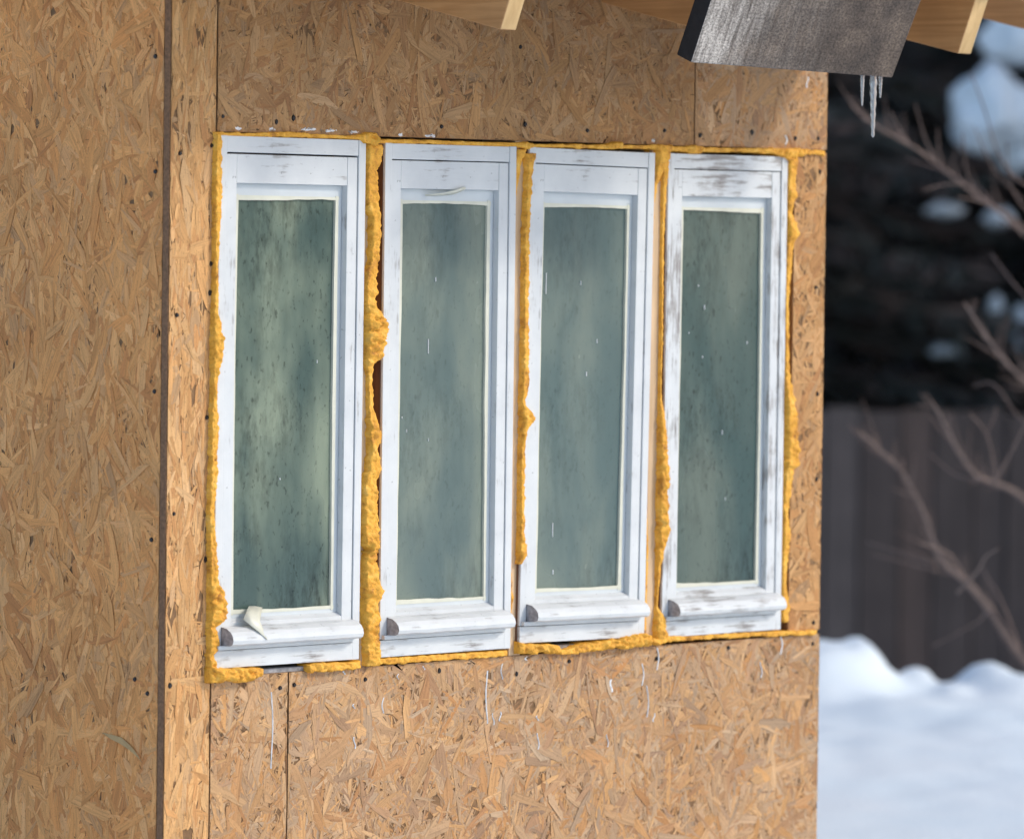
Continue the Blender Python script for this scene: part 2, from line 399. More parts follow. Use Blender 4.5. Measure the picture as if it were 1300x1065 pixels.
# one pale splinter standing off the side wall
def side_pt(px, py, off=.0):
    d = RC.T @ np.array([(px - 650) / FPX, -(py - 532.5) / FPX, -1.0]); return Vector(CAM + (XL + .003 - off - CAM[0]) / d[0] * d)
bm = bmesh.new(); prev = None
for k, (px, py, w) in enumerate(((130, 930, 1), (140, 935, 5), (152, 940, 7), (164, 949, 5), (173, 958, 3), (180, 967, .6))):
    cur = (bm.verts.new(side_pt(px + w * .3, py - w * .6, .002 + k * .0008)), bm.verts.new(side_pt(px, py + w * .5, .004 + k * .001)))
    if prev: bm.faces.new((prev[0], prev[1], cur[1], cur[0]))
    prev = cur
bm_obj('splinter', bm, simple('pale_splinter', (.50, .32, .14), .7, .12, 60, .2), side_sheet)

# runs of white paint on the sheet below the windows, smears above them
def paint_run(parent, px, y0, y1, w=.0022, wob=3):
    n = 9; bm = bmesh.new(); L = []; R_ = []; Mi = []
    for i in range(n):
        t = i / (n - 1); p = P(px + math.sin(t * 5 + px) * wob * .4, y0 + (y1 - y0) * t, -.0015)
        ww = w * (.6 + .5 * abs(math.sin(i * 1.9 + px))) * (1.2 if i == n - 1 else 1) / 2
        L.append(bm.verts.new((p.x - ww, -.0013, p.z))); Mi.append(bm.verts.new((p.x, -.0036, p.z))); R_.append(bm.verts.new((p.x + ww, -.0013, p.z)))
    for i in range(n - 1):
        bm.faces.new((L[i], Mi[i], Mi[i + 1], L[i + 1])); bm.faces.new((Mi[i], R_[i], R_[i + 1], Mi[i + 1]))
    return bm_obj('paint_run', bm, MT['drip'], parent, True)
for a in ((618, 851, 918, .0034), (637, 842, 862, .002), (626, 905, 920, .002), (635, 903, 915, .003), (683, 930, 951, .0026), (682, 908, 914, .003), (505, 855, 862, .002),
          (449, 893, 899, .003), (486, 885, 905, .0025), (450, 935, 950, .003), (835, 822, 850, .003), (816, 842, 870, .003), (822, 870, 910, .002), (776, 862, 878, .006),
          (992, 808, 830, .004), (966, 840, 860, .002), (830, 905, 916, .003), (538, 845, 850, .003), (771, 932, 948, .002), (668, 833, 838, .006), (437, 851, 856, .004)):
    paint_run(lower_sheet, *a)
paint_run(lower_left, 345, 878, 975, .0026); paint_run(upper_right, 1025, 98, 112, .004); paint_run(upper_right, 998, 172, 184, .004)
for px, py, w in ((302, 166, .02), (345, 167, .025), (395, 167, .045), (420, 169, .03), (447, 170, .03), (508, 174, .014), (545, 175, .03), (829, 181, .012)):
    bm = bmesh.new(); p = P(px, py)
    bmesh.ops.create_icosphere(bm, subdivisions=3, radius=1)
    for v in bm.verts:
        nn = 1 + .5 * noise.noise(v.co * 2 + Vector((px, 0, 0)))
        v.co = Vector((p.x + v.co.x * w * .6 * nn, .0003 + v.co.y * .0022, p.z + .004 + v.co.z * .0042 * nn + .004 * noise.noise(Vector((v.co.x * 5, px, 0)))))
    bm_obj('paint_smear', bm, MT['drip'], upper_sheet, True)

# ------------------------------------------------------------------ windows
YF = -.010
WINS = [((279, 172), (465, 177), (271, 847), (455, 838)), ((487.5, 181), (656, 187), (482, 834), (646, 823.7)),
        ((677, 186), (832, 192), (659, 816), (822, 806)), ((851, 193.5), (1000.5, 200), (840, 808), (993, 800))]
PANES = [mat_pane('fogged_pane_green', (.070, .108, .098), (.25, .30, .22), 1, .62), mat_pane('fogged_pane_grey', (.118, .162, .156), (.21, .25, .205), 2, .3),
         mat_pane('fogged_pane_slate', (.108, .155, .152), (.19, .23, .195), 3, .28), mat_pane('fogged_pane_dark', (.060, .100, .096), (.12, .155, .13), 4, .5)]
WL = ['first window from the corner, streaked green fogged pane and a torn film flap', 'second window from the corner, curl of loose film at its top rail',
      'third window from the corner, leaning, pane specked with white paint', 'window nearest the far end of the wall, with worn grey paint and darkest pane']
def frame_part(name, w, x0, x1, y0, y1, z0, z1, mat, bev=.0012): return box(name, x0, x1, y0, y1, z0, z1, mat, w, bev)
def window(i):
    tl, tr, bl, br = [P(a, b, YF) for a, b in WINS[i]]
    Wd = ((tr.x - tl.x) + (br.x - bl.x)) / 2; H = ((tl.z - bl.z) + (tr.z - br.z)) / 2
    worn = i == 3; V_, H_ = (MT['pv4'], MT['ph4']) if worn else (MT['pv'], MT['ph'])
    # the window object itself is the outer frame
    bm = bmesh.new(); fs = .0195
    box_bm(0, fs, 0, .075, .0375, H, .0014, bm); box_bm(Wd - fs, Wd, 0, .075, 0, H, .0014, bm)
    o = bm_obj('window', bm, V_, house); o['label'] = WL[i]
    o.location = (bl.x, YF, (bl.z + br.z) / 2); o.rotation_euler = (0, math.atan2((tl.x + tr.x - bl.x - br.x) / 2, H), 0)
    frame_part('head_rail', o, fs + .0006, Wd - fs - .0006, .0012, .074, H - .033, H - .0006, H_)
    frame_part('apron', o, .0004, Wd - fs - .0006, -.0008, .074, 0.0004, .0355, MT['ph4'] if worn else MT['apron'])
    frame_part('frame_side', o, -.0012, -.0001, .006, .076, .002, H - .003, MT['brown'], 0)
    s0 = fs + .0016; gap = .0035 if i == 0 else .0022
    st = .0275; zt = H - .033 - gap; zb = .080
    frame_part('sash_stile', o, s0, s0 + st, .003, .05, zb, zt, V_); frame_part('sash_stile', o, Wd - s0 - st, Wd - s0, .003, .05, zb, zt, V_)
    xa, xb = s0 + st + .0005, Wd - s0 - st - .0005
    frame_part('sash_top_rail', o, xa, xb, .0036, .05, zt - .058, zt, H_)
    # bottom rail with its sloping weathered top
    bm = bmesh.new(); pr = [(.0036, zb), (.0036, zb + .011), (.022, zb + .0205), (.05, zb + .0205), (.05, zb)]
    vs0 = [bm.verts.new((xa, a, b)) for a, b in pr]; vs1 = [bm.verts.new((xb, a, b)) for a, b in pr]
    bm.faces.new(vs0[::-1]); bm.faces.new(vs1)
    for k in range(5): bm.faces.new((vs0[k], vs0[(k + 1) % 5], vs1[(k + 1) % 5], vs1[k]))
    bm_obj('sash_bottom_rail', bm, H_, o)
    # glazing bars set back in the rebate, with film folded over them
    zg0, zg1 = zb + .018, zt - .058; gx0, gx1 = xa + .011, xb - .0135; gz0, gz1 = zg0 + .010, zg1 - .026
    fw = MT['filmw']
    frame_part('glazing_bar', o, xa, gx0, .0185, .045, zg0, zg1, fw, .001); frame_part('glazing_bar', o, gx1, xb, .0185, .045, zg0, zg1, fw, .001)
    frame_part('glazing_bar', o, gx0, gx1, .0180, .045, gz1, zg1, fw, .001); frame_part('glazing_bar', o, gx0, gx1, .0180, .045, zg0, gz0, fw, .001)
    # putty lip, slightly wavy inner edge
    random.seed(60 + i)
    bm = bmesh.new(); lip = .0055
    def strip(p, q, inn):
        yy = .0165 if inn[0] else .0169
        n = 26; prev = None; ph = random.uniform(0, 9)
        for k in range(n + 1):
            t = k / n; a = Vector(p).lerp(Vector(q), t + (t - .5) * .008 / (Vector(q) - Vector(p)).length); wv = lip * (1 + .35 * math.sin(ph + t * 4) + .25 * noise.noise(Vector((t * 9, ph, i))))
            b = a + Vector(inn) * wv
            cur = (bm.verts.new((a.x - inn[0] * .002, .0195, a.y - inn[1] * .002)), bm.verts.new((a.x - inn[0] * .002, yy, a.y - inn[1] * .002)), bm.verts.new((b.x, yy, b.y)), bm.verts.new((b.x, .026, b.y)))
            if prev: bm.faces.new((prev[0], cur[0], cur[1], prev[1])); bm.faces.new((prev[1], cur[1], cur[2], prev[2])); bm.faces.new((prev[2], cur[2], cur[3], prev[3]))
            prev = cur
    strip((gx0, gz0), (gx0, gz1), (1, 0)); strip((gx1, gz0), (gx1, gz1), (-1, 0)); strip((gx0, gz0), (gx1, gz0), (0, 1)); strip((gx0, gz1), (gx1, gz1), (0, -1))
    bm_obj('putty_bead', bm, MT['cream'], o)
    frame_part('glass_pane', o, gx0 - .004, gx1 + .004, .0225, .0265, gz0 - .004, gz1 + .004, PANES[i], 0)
    # white paint flecks and runs on the glass
    for k in range((2, 5, 6, 7)[i]):
        x = random.uniform(gx0 + .015, gx1 - .012); z = random.uniform(gz0 + .03, gz1 - .1); h = random.choice((.004, .006, .009, .03, .045)); w = random.uniform(.0007, .0014)
        frame_part('paint_fleck', o, x, x + w, .0205, .0226, z, z + h, MT['drip'], 0)
    frame_part('sill_fillet', o, .004, Wd - fs - .0008, -.010, .02, .0374, .0462, H_, .001)
    # drip sill: rounded nose, bare grey end
    x0, x1 = .020, Wd - .022
    pr = [(.003, .0455), (-.026, .0465), (-.034, .050), (-.0365, .057), (-.0345, .066), (-.028, .074), (-.016, .0805), (.003, .0835)]
    bm = bmesh.new(); n = 24; rings = []
    for k in range(n + 1):
        t = k / n; x = x0 + (x1 - x0) * t
        rings.append([bm.verts.new((x, a + .0012 * noise.noise(Vector((x * 30, a * 90, i))), b + .0012 * noise.noise(Vector((x * 24, b * 70, i + 7))))) for a, b in pr])
    for a, b in zip(rings, rings[1:]):
        for k in range(len(pr)): bm.faces.new((a[k], a[(k + 1) % len(pr)], b[(k + 1) % len(pr)], b[k]))
    f0 = bm.faces.new(rings[0][::-1]); f1 = bm.faces.new(rings[-1]); f0.material_index = 1; f1.material_index = 1
    bm.normal_update(); sill = bm_obj('drip_sill', bm, MT['ph4'] if worn else MT['sillp'], o); sill.data.materials.append(MT['bare'])
    return o
wins = [window(i) for i in range(4)]

# loose film on windows one and two
def film(parent, cols, thick=.0006):
    bm = bmesh.new(); g = [[bm.verts.new(p) for p in c] for c in cols]
    for a, b in zip(g, g[1:]):
        for k in range(len(a) - 1): bm.faces.new((a[k], a[k + 1], b[k + 1], b[k]))
    o = bm_obj('film_flap', bm, MT['cream'], None, True); md = o.modifiers.new('thick', 'SOLIDIFY'); md.thickness = thick
    o.parent = parent; o.matrix_parent_inverse = parent.matrix_basis.inverted(); return o
film(wins[0], [[P(316, 769, .004), P(313, 776, -.012), P(309, 786, -.026)], [P(323, 769, .004), P(319, 781, -.018), P(319, 794, -.034)],
               [P(329, 770, .003), P(326, 784, -.022), P(329, 802, -.046)], [P(333, 771, .002), P(330, 788, -.020), P(340, 812, -.049)]])
film(wins[1], [[P(540, 249, .003), P(540, 247, -.002)], [P(560, 248.5, .002), P(560, 245.5, -.006)], [P(575, 247, .0), P(576, 242, -.010)], [P(585, 243.5, -.004), P(583, 239.5, -.012)], [P(592, 240, -.005), P(590, 237.5, -.010)]])
# shims in the gap under windows one and three
p = P(333, 849); q = P(396, 846); box('shim', p.x, q.x, .004, .05, ZB - .006, ZB + .006, MT['bare'], house, .001)
p = P(706, 822); q = P(752, 820); box('shim', p.x, q.x, .006, .05, ZB - .004, ZB + .012, MT['bare'], house, .001)

# ------------------------------------------------------------------ spray foam
def foam(pts, vertical=True, hmax=.020, seed=0, base=.014, step=.0028, cols=11):
    """pts: (along, edge0, edge1[, height]) photo pixels; builds a lumpy bead between the two edges"""
    A = []
    for q in pts:
        s, e0, e1 = q[:3]; h = q[3] if len(q) > 3 else hmax
        a = P(e0, s, -.010) if vertical else P(s, e0, -.010); b = P(e1, s, -.010) if vertical else P(s, e1, -.010)
        A.append((a, b, h))
    L = [0]
    for i in range(1, len(A)): L.append(L[-1] + ((A[i][0] + A[i][1]) / 2 - (A[i - 1][0] + A[i - 1][1]) / 2).length)
    n = max(6, int(L[-1] / step)); ts = np.linspace(0, L[-1], n)
    co = lambda f: np.interp(ts, L, [f(x) for x in A])
    ax, az, bx, bz, hh = co(lambda x: x[0].x), co(lambda x: x[0].z), co(lambda x: x[1].x), co(lambda x: x[1].z), co(lambda x: x[2])
    bm = bmesh.new(); rows = []
    for j in range(n):
        row = []; s = ts[j]
        e0 = .0050 * noise.noise(Vector((s * 70, seed, 0))) + .0028 * noise.noise(Vector((s * 210, seed, 3)))
        e1 = .0054 * noise.noise(Vector((s * 70, seed, 9))) + .0030 * noise.noise(Vector((s * 210, seed, 13)))
        pa = Vector((ax[j], 0, az[j])); pb = Vector((bx[j], 0, bz[j])); w = (pb - pa).length; d = (pb - pa) / max(w, 1e-5)
        am = min(1, w / .022); pin = .55 * w * max(0, noise.noise(Vector((s * 24, seed * 2.1, 4))) - .08); e1 -= pin; e0 += .6 * pin * (noise.noise(Vector((s * 21, seed, 8))) > 0); pa = pa + d * e0 * am; pb = pb + d * e1 * am; w = (pb - pa).length
        endf = min(1, min(j, n - 1 - j) / 3.0)
        for k in range(cols + 1):
            v = k / cols; p = pa.lerp(pb, v)
            prof = max(0, 1 - abs(2 * v - 1) ** 3.2) ** .5
            q3 = Vector((p.x * 62, seed * 1.3, p.z * 62))
            lump = .45 + 1.1 * abs(noise.noise(q3)) + .38 * noise.noise(q3 * 2.7) + .20 * noise.noise(q3 * 6.5)
            h = hh[j] * prof * lump * (.3 + .7 * endf)
            y = base - (base + .0015 + min(.0105, hh[j] * 1.5)) * min(1, prof * 2.2) - h
            if k in (0, cols): y = base + .01
            jx = .0012 * noise.noise(q3 * 4 + Vector((5, 0, 0))); jz = .0012 * noise.noise(q3 * 4 + Vector((0, 7, 0)))
            row.append(bm.verts.new((p.x + jx, y, p.z + jz)))
        rows.append(row)
    for a, b in zip(rows, rows[1:]):
        for k in range(cols): bm.faces.new((a[k], a[k + 1], b[k + 1], b[k]))
    for r in (rows[0], rows[-1]):
        try: bm.faces.new(r)
        except Exception: pass
    return bm_obj('foam_bead', bm, MT['foam'], house, True)
LO = .006
foam([(170, 274, 281, LO), (200, 273, 280.5, LO), (250, 272, 281.5, LO), (320, 272, 277, LO), (345, 272, 276, LO), (400, 270.5, 277, LO), (422, 269, 281, .010), (432, 268.5, 284, .012), (455, 269, 281, .01), (480, 269.5, 276.5, LO),
      (502, 269, 275, LO), (540, 267.5, 277, .006), (600, 266.5, 276, .006), (650, 265, 271.5, LO), (690, 265, 274, .006), (735, 265, 277, .008), (750, 264, 283, .012), (765, 264, 288, .015), (785, 264, 287, .014), (797, 264, 273, .008),
      (815, 264.5, 278, .008), (835, 264, 272, .006), (852, 264, 275, .010)], seed=1)
foam([(263, 846, 868, .014), (272, 846, 874, .018), (285, 847, 864, .014), (305, 846, 868, .018), (320, 846, 862, .014), (333, 847, 858, .010)], False, seed=2)
foam([(391, 843, 853, .008), (410, 840, 853, .010), (440, 840, 851, .008), (457, 838, 849, .006)], False, seed=3)
foam([(274, 167, 176, .003), (320, 169, 174, .003), (370, 167, 175, .004), (400, 170, 176, .002), (440, 172, 177, .002), (456, 171, 178, .006), (464, 168, 184, .014), (475, 169, 187, .015), (479, 176, 186, .006)], False, seed=4)
foam([(480, 177, 183, .003), (530, 177, 183.5, .003), (600, 180, 186, .003), (655, 181, 187, .003), (668, 180, 190, .008), (680, 183, 188, .003), (725, 183, 188, .003), (735, 182, 190, .007), (745, 184, 189, .003), (770, 183, 190, .006), (782, 179, 190, .012), (792, 184, 189, .003), (834, 184.5, 190, .003)], False, seed=5)
foam([(828, 184, 190, .003), (842, 183, 196, .010), (855, 185, 193, .003), (872, 186, 194, .003), (885, 184, 198, .010), (896, 187, 194, .003), (950, 188, 194, .002), (985, 188, 197, .006), (1000, 188, 205, .014), (1012, 188, 200, .010), (1025, 190, 197, .005), (1043, 191, 197, .004), (1048, 191, 199, .004)], False, seed=6)
# between the first and second windows
foam([(184, 466, 486, .008), (200, 466, 485, .006), (235, 465, 480, .006), (266, 465, 481, .008), (276, 470.5, 483, .006), (300, 470.5, 483, .007), (332, 469.5, 480, .006), (345, 464, 478, .007), (380, 463.5, 479, .006), (398, 463, 484, .012), (410, 463, 491, .020), (430, 463, 492, .022), (442, 463, 487, .016), (455, 464, 484, .010), (462, 464, 474, .006), (475, 468, 474, .004), (520, 468.5, 475.5, .004), (545, 468, 481, .009), (555, 468, 483, .009), (575, 467, 481, .008), (598, 466, 483, .010), (610, 461, 478, .007),
      (640, 461, 479, .007), (680, 460.5, 480, .010), (700, 460.5, 484, .014), (712, 461, 479, .008), (735, 461, 481, .010), (752, 461, 486, .015), (768, 461, 479, .008), (787, 461, 483, .012), (800, 462, 479.5, .010), (830, 463, 482, .012), (845, 463, 481, .010)], seed=7)
# between the second and third
foam([(190, 655, 671, .006), (205, 655, 665, .003), (250, 655, 658.5, .001), (300, 654.5, 655.6, .001), (420, 653, 654.6, .001), (480, 652, 654.6, .001), (560, 651, 652.2, .001), (680, 648.5, 650.5, .001), (720, 648, 651.5, .002), (760, 648, 653.5, .003), (790, 647.5, 650.5, .001), (815, 647, 648.8, .001)], seed=8, cols=6)
foam([(195, 665.6, 681.8, 0.0060), (215, 668.6, 676.8, 0.0055), (300, 665.3, 671.8, 0.0055), (400, 664.3, 671.3, 0.0055), (440, 663.3, 671.8, 0.0055), (480, 662.8, 671.8, 0.0055), (508, 660.8, 669.3, 0.0060), (515, 662.3, 667.3, 0.0055), (524, 661.3, 674.8, 0.0090), (533, 661.3, 677.3, 0.0110), (541, 661.3, 671.8, 0.0070), (560, 661.3, 666.3, 0.0055), (660, 659.8, 665.8, 0.0055), (690, 659.3, 667.3, 0.0055), (705, 658.3, 668.8, 0.0070), (716, 658.3, 662.3, 0.0055)], seed=9, cols=8)
# between the third and fourth
foam([(190, 832, 853, .010), (205, 833, 850, .006), (235, 832, 837, .002), (260, 831, 834, .001), (420, 828, 829.3, .001), (600, 823.5, 825, .001), (650, 823, 824.5, .001), (700, 822, 825.5, .002), (800, 820, 823, .001)], seed=10, cols=6)
foam([(205, 841.8, 850, .005), (240, 842.8, 848, .003), (300, 842.3, 845.5, .002), (420, 840.8, 843, .003), (500, 839.3, 841, .003), (540, 838.3, 845, .006), (580, 837.3, 847, .008), (605, 837.3, 849, .010), (640, 835.8, 848, .010), (665, 836.3, 848, .011), (680, 835.3, 848, .010), (690, 835.8, 844, .007), (720, 835.8, 840, .004), (770, 834.8, 837, .002), (786, 832.8, 844, .008), (812, 831.8, 846, .010)], seed=11)
# right of the fourth
foam([(198, 1000, 1012, .008), (235, 1000.5, 1011, .004), (250, 1000.5, 1014, .006), (270, 1000.5, 1007, .003), (285, 1000, 1012, .006), (296, 1000, 1014, .008), (310, 1000, 1009, .004), (380, 998.5, 1003, .003), (470, 998, 1004, .003), (500, 998, 1008, .005), (520, 997.5, 1012, .008), (560, 997, 1013, .010), (590, 996.5, 1014, .010), (597, 996, 1008, .006), (640, 996, 1004, .003), (680, 995.5, 1005, .004), (705, 995, 1003, .003), (740, 994.5, 999.5, .003), (770, 994, 1004, .004), (790, 994, 1002, .004)], seed=12, cols=8)
# under the second, third and fourth
foam([(466, 836, 846, .004), (500, 834, 843.5, .004), (560, 830, 839, .004), (610, 827, 836, .004), (645, 825, 833, .004)], False, seed=13)
foam([(657, 813, 831, .010), (668, 817, 830, .012), (690, 815, 831, .015), (707, 818, 830, .012), (712, 825, 831, .005), (722, 823, 831, .006), (738, 816, 829, .008), (755, 814, 828, .010), (763, 813, 826, .008), (768, 811, 824, .014), (785, 808, 825, .018), (805, 804, 822, .018), (816, 802, 820, .016), (826, 806, 820, .010)], False, seed=14)
foam([(826, 806, 820, .008), (833, 806, 824, .010), (845, 806, 815, .006), (880, 806, 813, .004), (940, 802.5, 810, .004), (1000, 800, 807.5, .005), (1020, 800, 807, .004), (1037, 799, 806, .005)], False, seed=15)

# ------------------------------------------------------------------ rafters, roof deck
PITCH = .22; PO = .42
cz = P(635, 38, -PO).z                       # underside height at the tail
def rafter(x0, x1, tail, depth, zt, cut=.40, back=.02):
    bm = bmesh.new(); prof = [(-tail, zt), (-tail - depth * cut, zt + depth), (back, zt + depth + PITCH * (tail + back)), (back, zt + PITCH * (tail + back))]
    prof = [(-tail, zt), (-tail - depth * cut, zt + depth * (1 - 0)), (3.9, zt + depth + PITCH * (tail + 3.9)), (3.9, zt + PITCH * (tail + 3.9))]
    a = [bm.verts.new((x0, y, z)) for y, z in prof]; b = [bm.verts.new((x1, y, z)) for y, z in prof]
    bm.faces.new(a[::-1]); bm.faces.new(b)
    for k in range(4):
        f = bm.faces.new((a[k], a[(k + 1) % 4], b[(k + 1) % 4], b[k]))
        if k == 0: f.material_index = 1
    bmesh.ops.bevel(bm, geom=list(bm.edges), offset=.0015, segments=1, affect='EDGES')
    o = bm_obj('rafter', bm, MT['rafter'], house); o.data.materials.append(MT['cut']); return o
RX = []
for px, py in ((635, 38), (1216, 66)): RX.append(P(px, py, -PO).x)
RX.insert(1, (RX[0] + RX[1]) / 2 + .02)
p2 = P(720, 0, -.1); 
for i, x in enumerate(RX): rafter(x, x + .045, PO, .145, cz)
# barge rafter outside the gable wall, carried by a lookout
rb = P(1275, 31, -.14)
bx = rafter(rb.x, rb.x + .04, PO + .25, .062, rb.z - PITCH * (PO + .25 - .14), .30)
box('lookout', RX[2] + .046, rb.x - .0005, .10, .14, rb.z + PITCH * .24 + .004, rb.z + PITCH * .24 + .05, MT['rafter'], house)
# roof deck boards above the rafters
zt0 = cz + .145
for k in range(30):
    y1 = -PO - .075 + k * .148; y0 = y1 + .145
    zf = lambda y: zt0 + PITCH * (y + PO) + .008
    bm = bmesh.new(); xs = (RX[0] - 1.0, RX[2] + .075)
    q = [bm.verts.new((x, y, zf(y) + t)) for x in xs for (y, t) in ((y1, 0), (y0, 0), (y0, .022), (y1, .022))]
    bm.faces.new(q[:4]); bm.faces.new(q[4:][::-1])
    for a in range(4): bm.faces.new((q[a], q[(a + 1) % 4], q[4 + (a + 1) % 4], q[4 + a]))
    bm_obj('roof_board', bm, MT['deck'], house)

# ------------------------------------------------------------------ weathered plank on the rafter tail, icicles
YP = -PO - .03
pl = [P(877, 80, YP - .045), P(1136, 102, YP - .045), P(1162, 0, YP - .045)]
ex = (pl[1] - pl[0]).normalized(); Lp = (pl[1] - pl[0]).length
ez = Vector((0, -.40, 1)).normalized(); ez = (ez - ex * ez.dot(ex)).normalized(); ey = ez.cross(ex)
bm = box_bm(0, Lp, 0, .045, 0, .215, .004)
bm.normal_update()
for v in bm.verts:
    if v.co.x > Lp - .012 and v.co.z < .012: v.co.x -= .010; v.co.z += .004
    v.co.x += .0015 * noise.noise(v.co * 40)
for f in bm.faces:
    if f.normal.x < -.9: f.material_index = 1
plank = bm_obj('weathered_plank', bm, MT['plank']); plank.data.materials.append(simple('shaded_wet_end_grain', (.016, .014, .015), .8, .4, 60, .3))  # near-black end face: dark wet wood with its shade painted in as well
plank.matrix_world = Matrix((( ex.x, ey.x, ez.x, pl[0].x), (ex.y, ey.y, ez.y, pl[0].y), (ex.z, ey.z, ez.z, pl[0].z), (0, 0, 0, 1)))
tag(plank, 'thick dark weathered plank with saw marks nailed across the rafter tails, icicles below', 'plank')
for (px, y0, y1, r, lab) in ((1095, 96, 135, .0050, 'short beaded icicle, leftmost of three under the plank corner'), (1109, 96, 175, .0085, 'longest icicle hanging below the weathered plank corner'),
                             (1118, 96, 125, .0050, 'tiny icicle right beside the long one at plank corner')):
    bm = bmesh.new(); yy = YP - .030
    a = P(px, y0, yy); b = P(px - (.5 if px != 1109 else .8), y1, yy); n = 22; pts = [a.lerp(b, k / n) for k in range(n + 1)]
    rings = []
    for k, p in enumerate(pts):
        t = k / n; rr = r * (1 - .62 * t) * (1 + .16 * math.sin(k * 1.7 + px) + .12 * noise.noise(Vector((k * .9, px, 0))))
        if k == n: rr *= .45
        rings.append([bm.verts.new(p + Vector((math.cos(w), math.sin(w), 0)) * rr) for w in np.linspace(0, 2 * math.pi, 11)[:-1]])
    for A, B in zip(rings, rings[1:]):
        for k in range(10): bm.faces.new((A[k], A[(k + 1) % 10], B[(k + 1) % 10], B[k]))
    bm.faces.new(rings[0][::-1]); bm.faces.new(rings[-1])
    tag(bm_obj('icicle', bm, MT['ice'], None, True), lab, 'icicle', 'icicles under the plank')

# ------------------------------------------------------------------ background: fence, spruces, snow clumps, bare tree
FD = 21.5
fence = empty('plank_fence', (CH + VF * FD + VR * 1.7 + Vector((0, 0, -1.25))))
tag(fence, 'dark vertical plank fence behind the snow bank', 'fence')
def fl(u, v, z): return Vector(CH + VR * u + VF * v + Vector((0, 0, z)))
def fbox(name, u0, u1, v0, v1, z0, z1, mat, parent, bev=.004):
    bm = box_bm(u0, u1, v0, v1, z0, z1, bev)
    for v in bm.verts: v.co = fl(v.co.x, v.co.y, v.co.z) - fence.location
    return bm_obj(name, bm, mat, parent)
random.seed(11)
ftop = ZC - (520 - 293) / FPX * FD
fm = [mat_wood('dark_fence_board_%s' % n, c, tuple(k * .6 for k in c), 2, .85, .5) for n, c in (('brown', (.105, .072, .060)), ('grey', (.100, .080, .074)), ('black', (.075, .056, .050)))]
u = -3.0
while u < 6.5:
    w = random.uniform(.13, .18)
    fbox('fence_board', u, u + w - .006, FD + random.uniform(-.006, .006), FD + .03, -1.35, ftop + random.uniform(-.012, .012), random.choice(fm), fence); u += w
for u in (-2.6, -.4, 1.8, 4.0, 6.2): fbox('fence_post', u, u + .1, FD + .081, FD + .18, -1.4, ftop - .03, MT['fence'], fence)
for z in (-.8, ftop - .25): fbox('fence_rail', -3, 6.5, FD + .031, FD + .08, z, z + .09, MT['fence'], fence)

def spruce(seed, H=7.5, R=2.3, boughs=150, zlow=.35):
    g = random.Random(seed); bm = bmesh.new()
    tube_bm(bm, [(0, 0, -.2), (.02, 0, H * .3), (0, .03, H * .7), (0, 0, H)], .13, .015, 9)
    tme = bpy.data.meshes.new('trunk'); bm.to_mesh(tme); bm.free(); tme.materials.append(MT['sbark'])
    V = []; F = []; Cc = []
    for i in range(boughs):
        t = (i + g.random()) / boughs; z = zlow + (H - zlow) * t ** 1.15; az = i * 2.399 + g.uniform(-.4, .4)
        L = R * (1 - (z / H)) ** .85 * g.uniform(.75, 1.1) + .12
        d = Vector((math.cos(az), math.sin(az), 0)); s = Vector((-d.y, d.x, 0)); nseg = max(5, int(L / .085))
        for k in range(nseg):
            q = (k + .6) / nseg; sag = -.28 * L * q * (1 - .35 * q)
            p = d * (L * q) + Vector((0, 0, z + sag)); hw = (.10 + .34 * L * math.sin(min(1, q * 1.15) * 2.6) * .55)
            for side in (-1, 1):
                for rep in range(3):
                    l = hw * g.uniform(.55, 1.15); dirv = (s * side * g.uniform(.5, 1) + d * g.uniform(.25, .9) + Vector((0, 0, g.uniform(-.55, .1)))).normalized()
                    wv = dirv.cross(Vector((g.uniform(-.5, .5), g.uniform(-.5, .5), 1))).normalized() * g.uniform(.018, .038)
                    b = len(V); e = p + dirv * l; mpt = p + dirv * l * .5 + Vector((0, 0, -.02))
                    V += [p - wv * .4, p + wv * .4, mpt + wv, e, mpt - wv]; F.append((b, b + 1, b + 2, b + 3, b + 4))
                    c = g.uniform(.7, 1.2); col = (.085 * c, .090 * c, .080 * c, 1) if g.random() < .6 else (.135 * c, .098 * c, .085 * c, 1)
                    Cc += [col] * 5
    cme = bpy.data.meshes.new('crown'); cme.from_pydata([tuple(v) for v in V], [], F)
    at = cme.attributes.new('tint', 'FLOAT_COLOR', 'POINT'); at.data.foreach_set('color', np.array(Cc, dtype=np.float32).ravel()); cme.materials.append(MT['needle'])
    return tme, cme
SP = [spruce(3), spruce(8, 9.5, 2.7, 190)]
def place_spruce(u, v, k, rot, sc, label, z=-1.3):
    p = fl(u, v, z); o = empty('spruce_tree', p); o.rotation_euler = (0, 0, rot); o.scale = (sc, sc, sc)
    for nm, me in zip(('trunk', 'crown'), SP[k]): c = bpy.data.objects.new(nm, me); C.objects.link(c); c.parent = o
    return tag(o, label, 'tree', 'dark spruces beyond the fence')
place_spruce(1.0, 24.6, 0, .3, 1.0, 'dark spruce just behind the fence, beside the house corner')
place_spruce(3.1, 26.0, 1, 1.9, 1.0, 'dark spruce at the right edge behind the bare branches')
place_spruce(-.9, 27.5, 1, 4.0, 1.05, 'spruce behind the house, farther left than the others')
place_spruce(1.9, 31.0, 1, 2.7, 1.15, 'taller spruce standing deeper behind the fence spruces')
place_spruce(5.6, 28.5, 0, 5.0, 1.2, 'spruce beyond the fence, right outside the picture edge')
place_spruce(-4.0, 31.0, 0, .9, 1.3, 'spruce hidden behind the house roof')
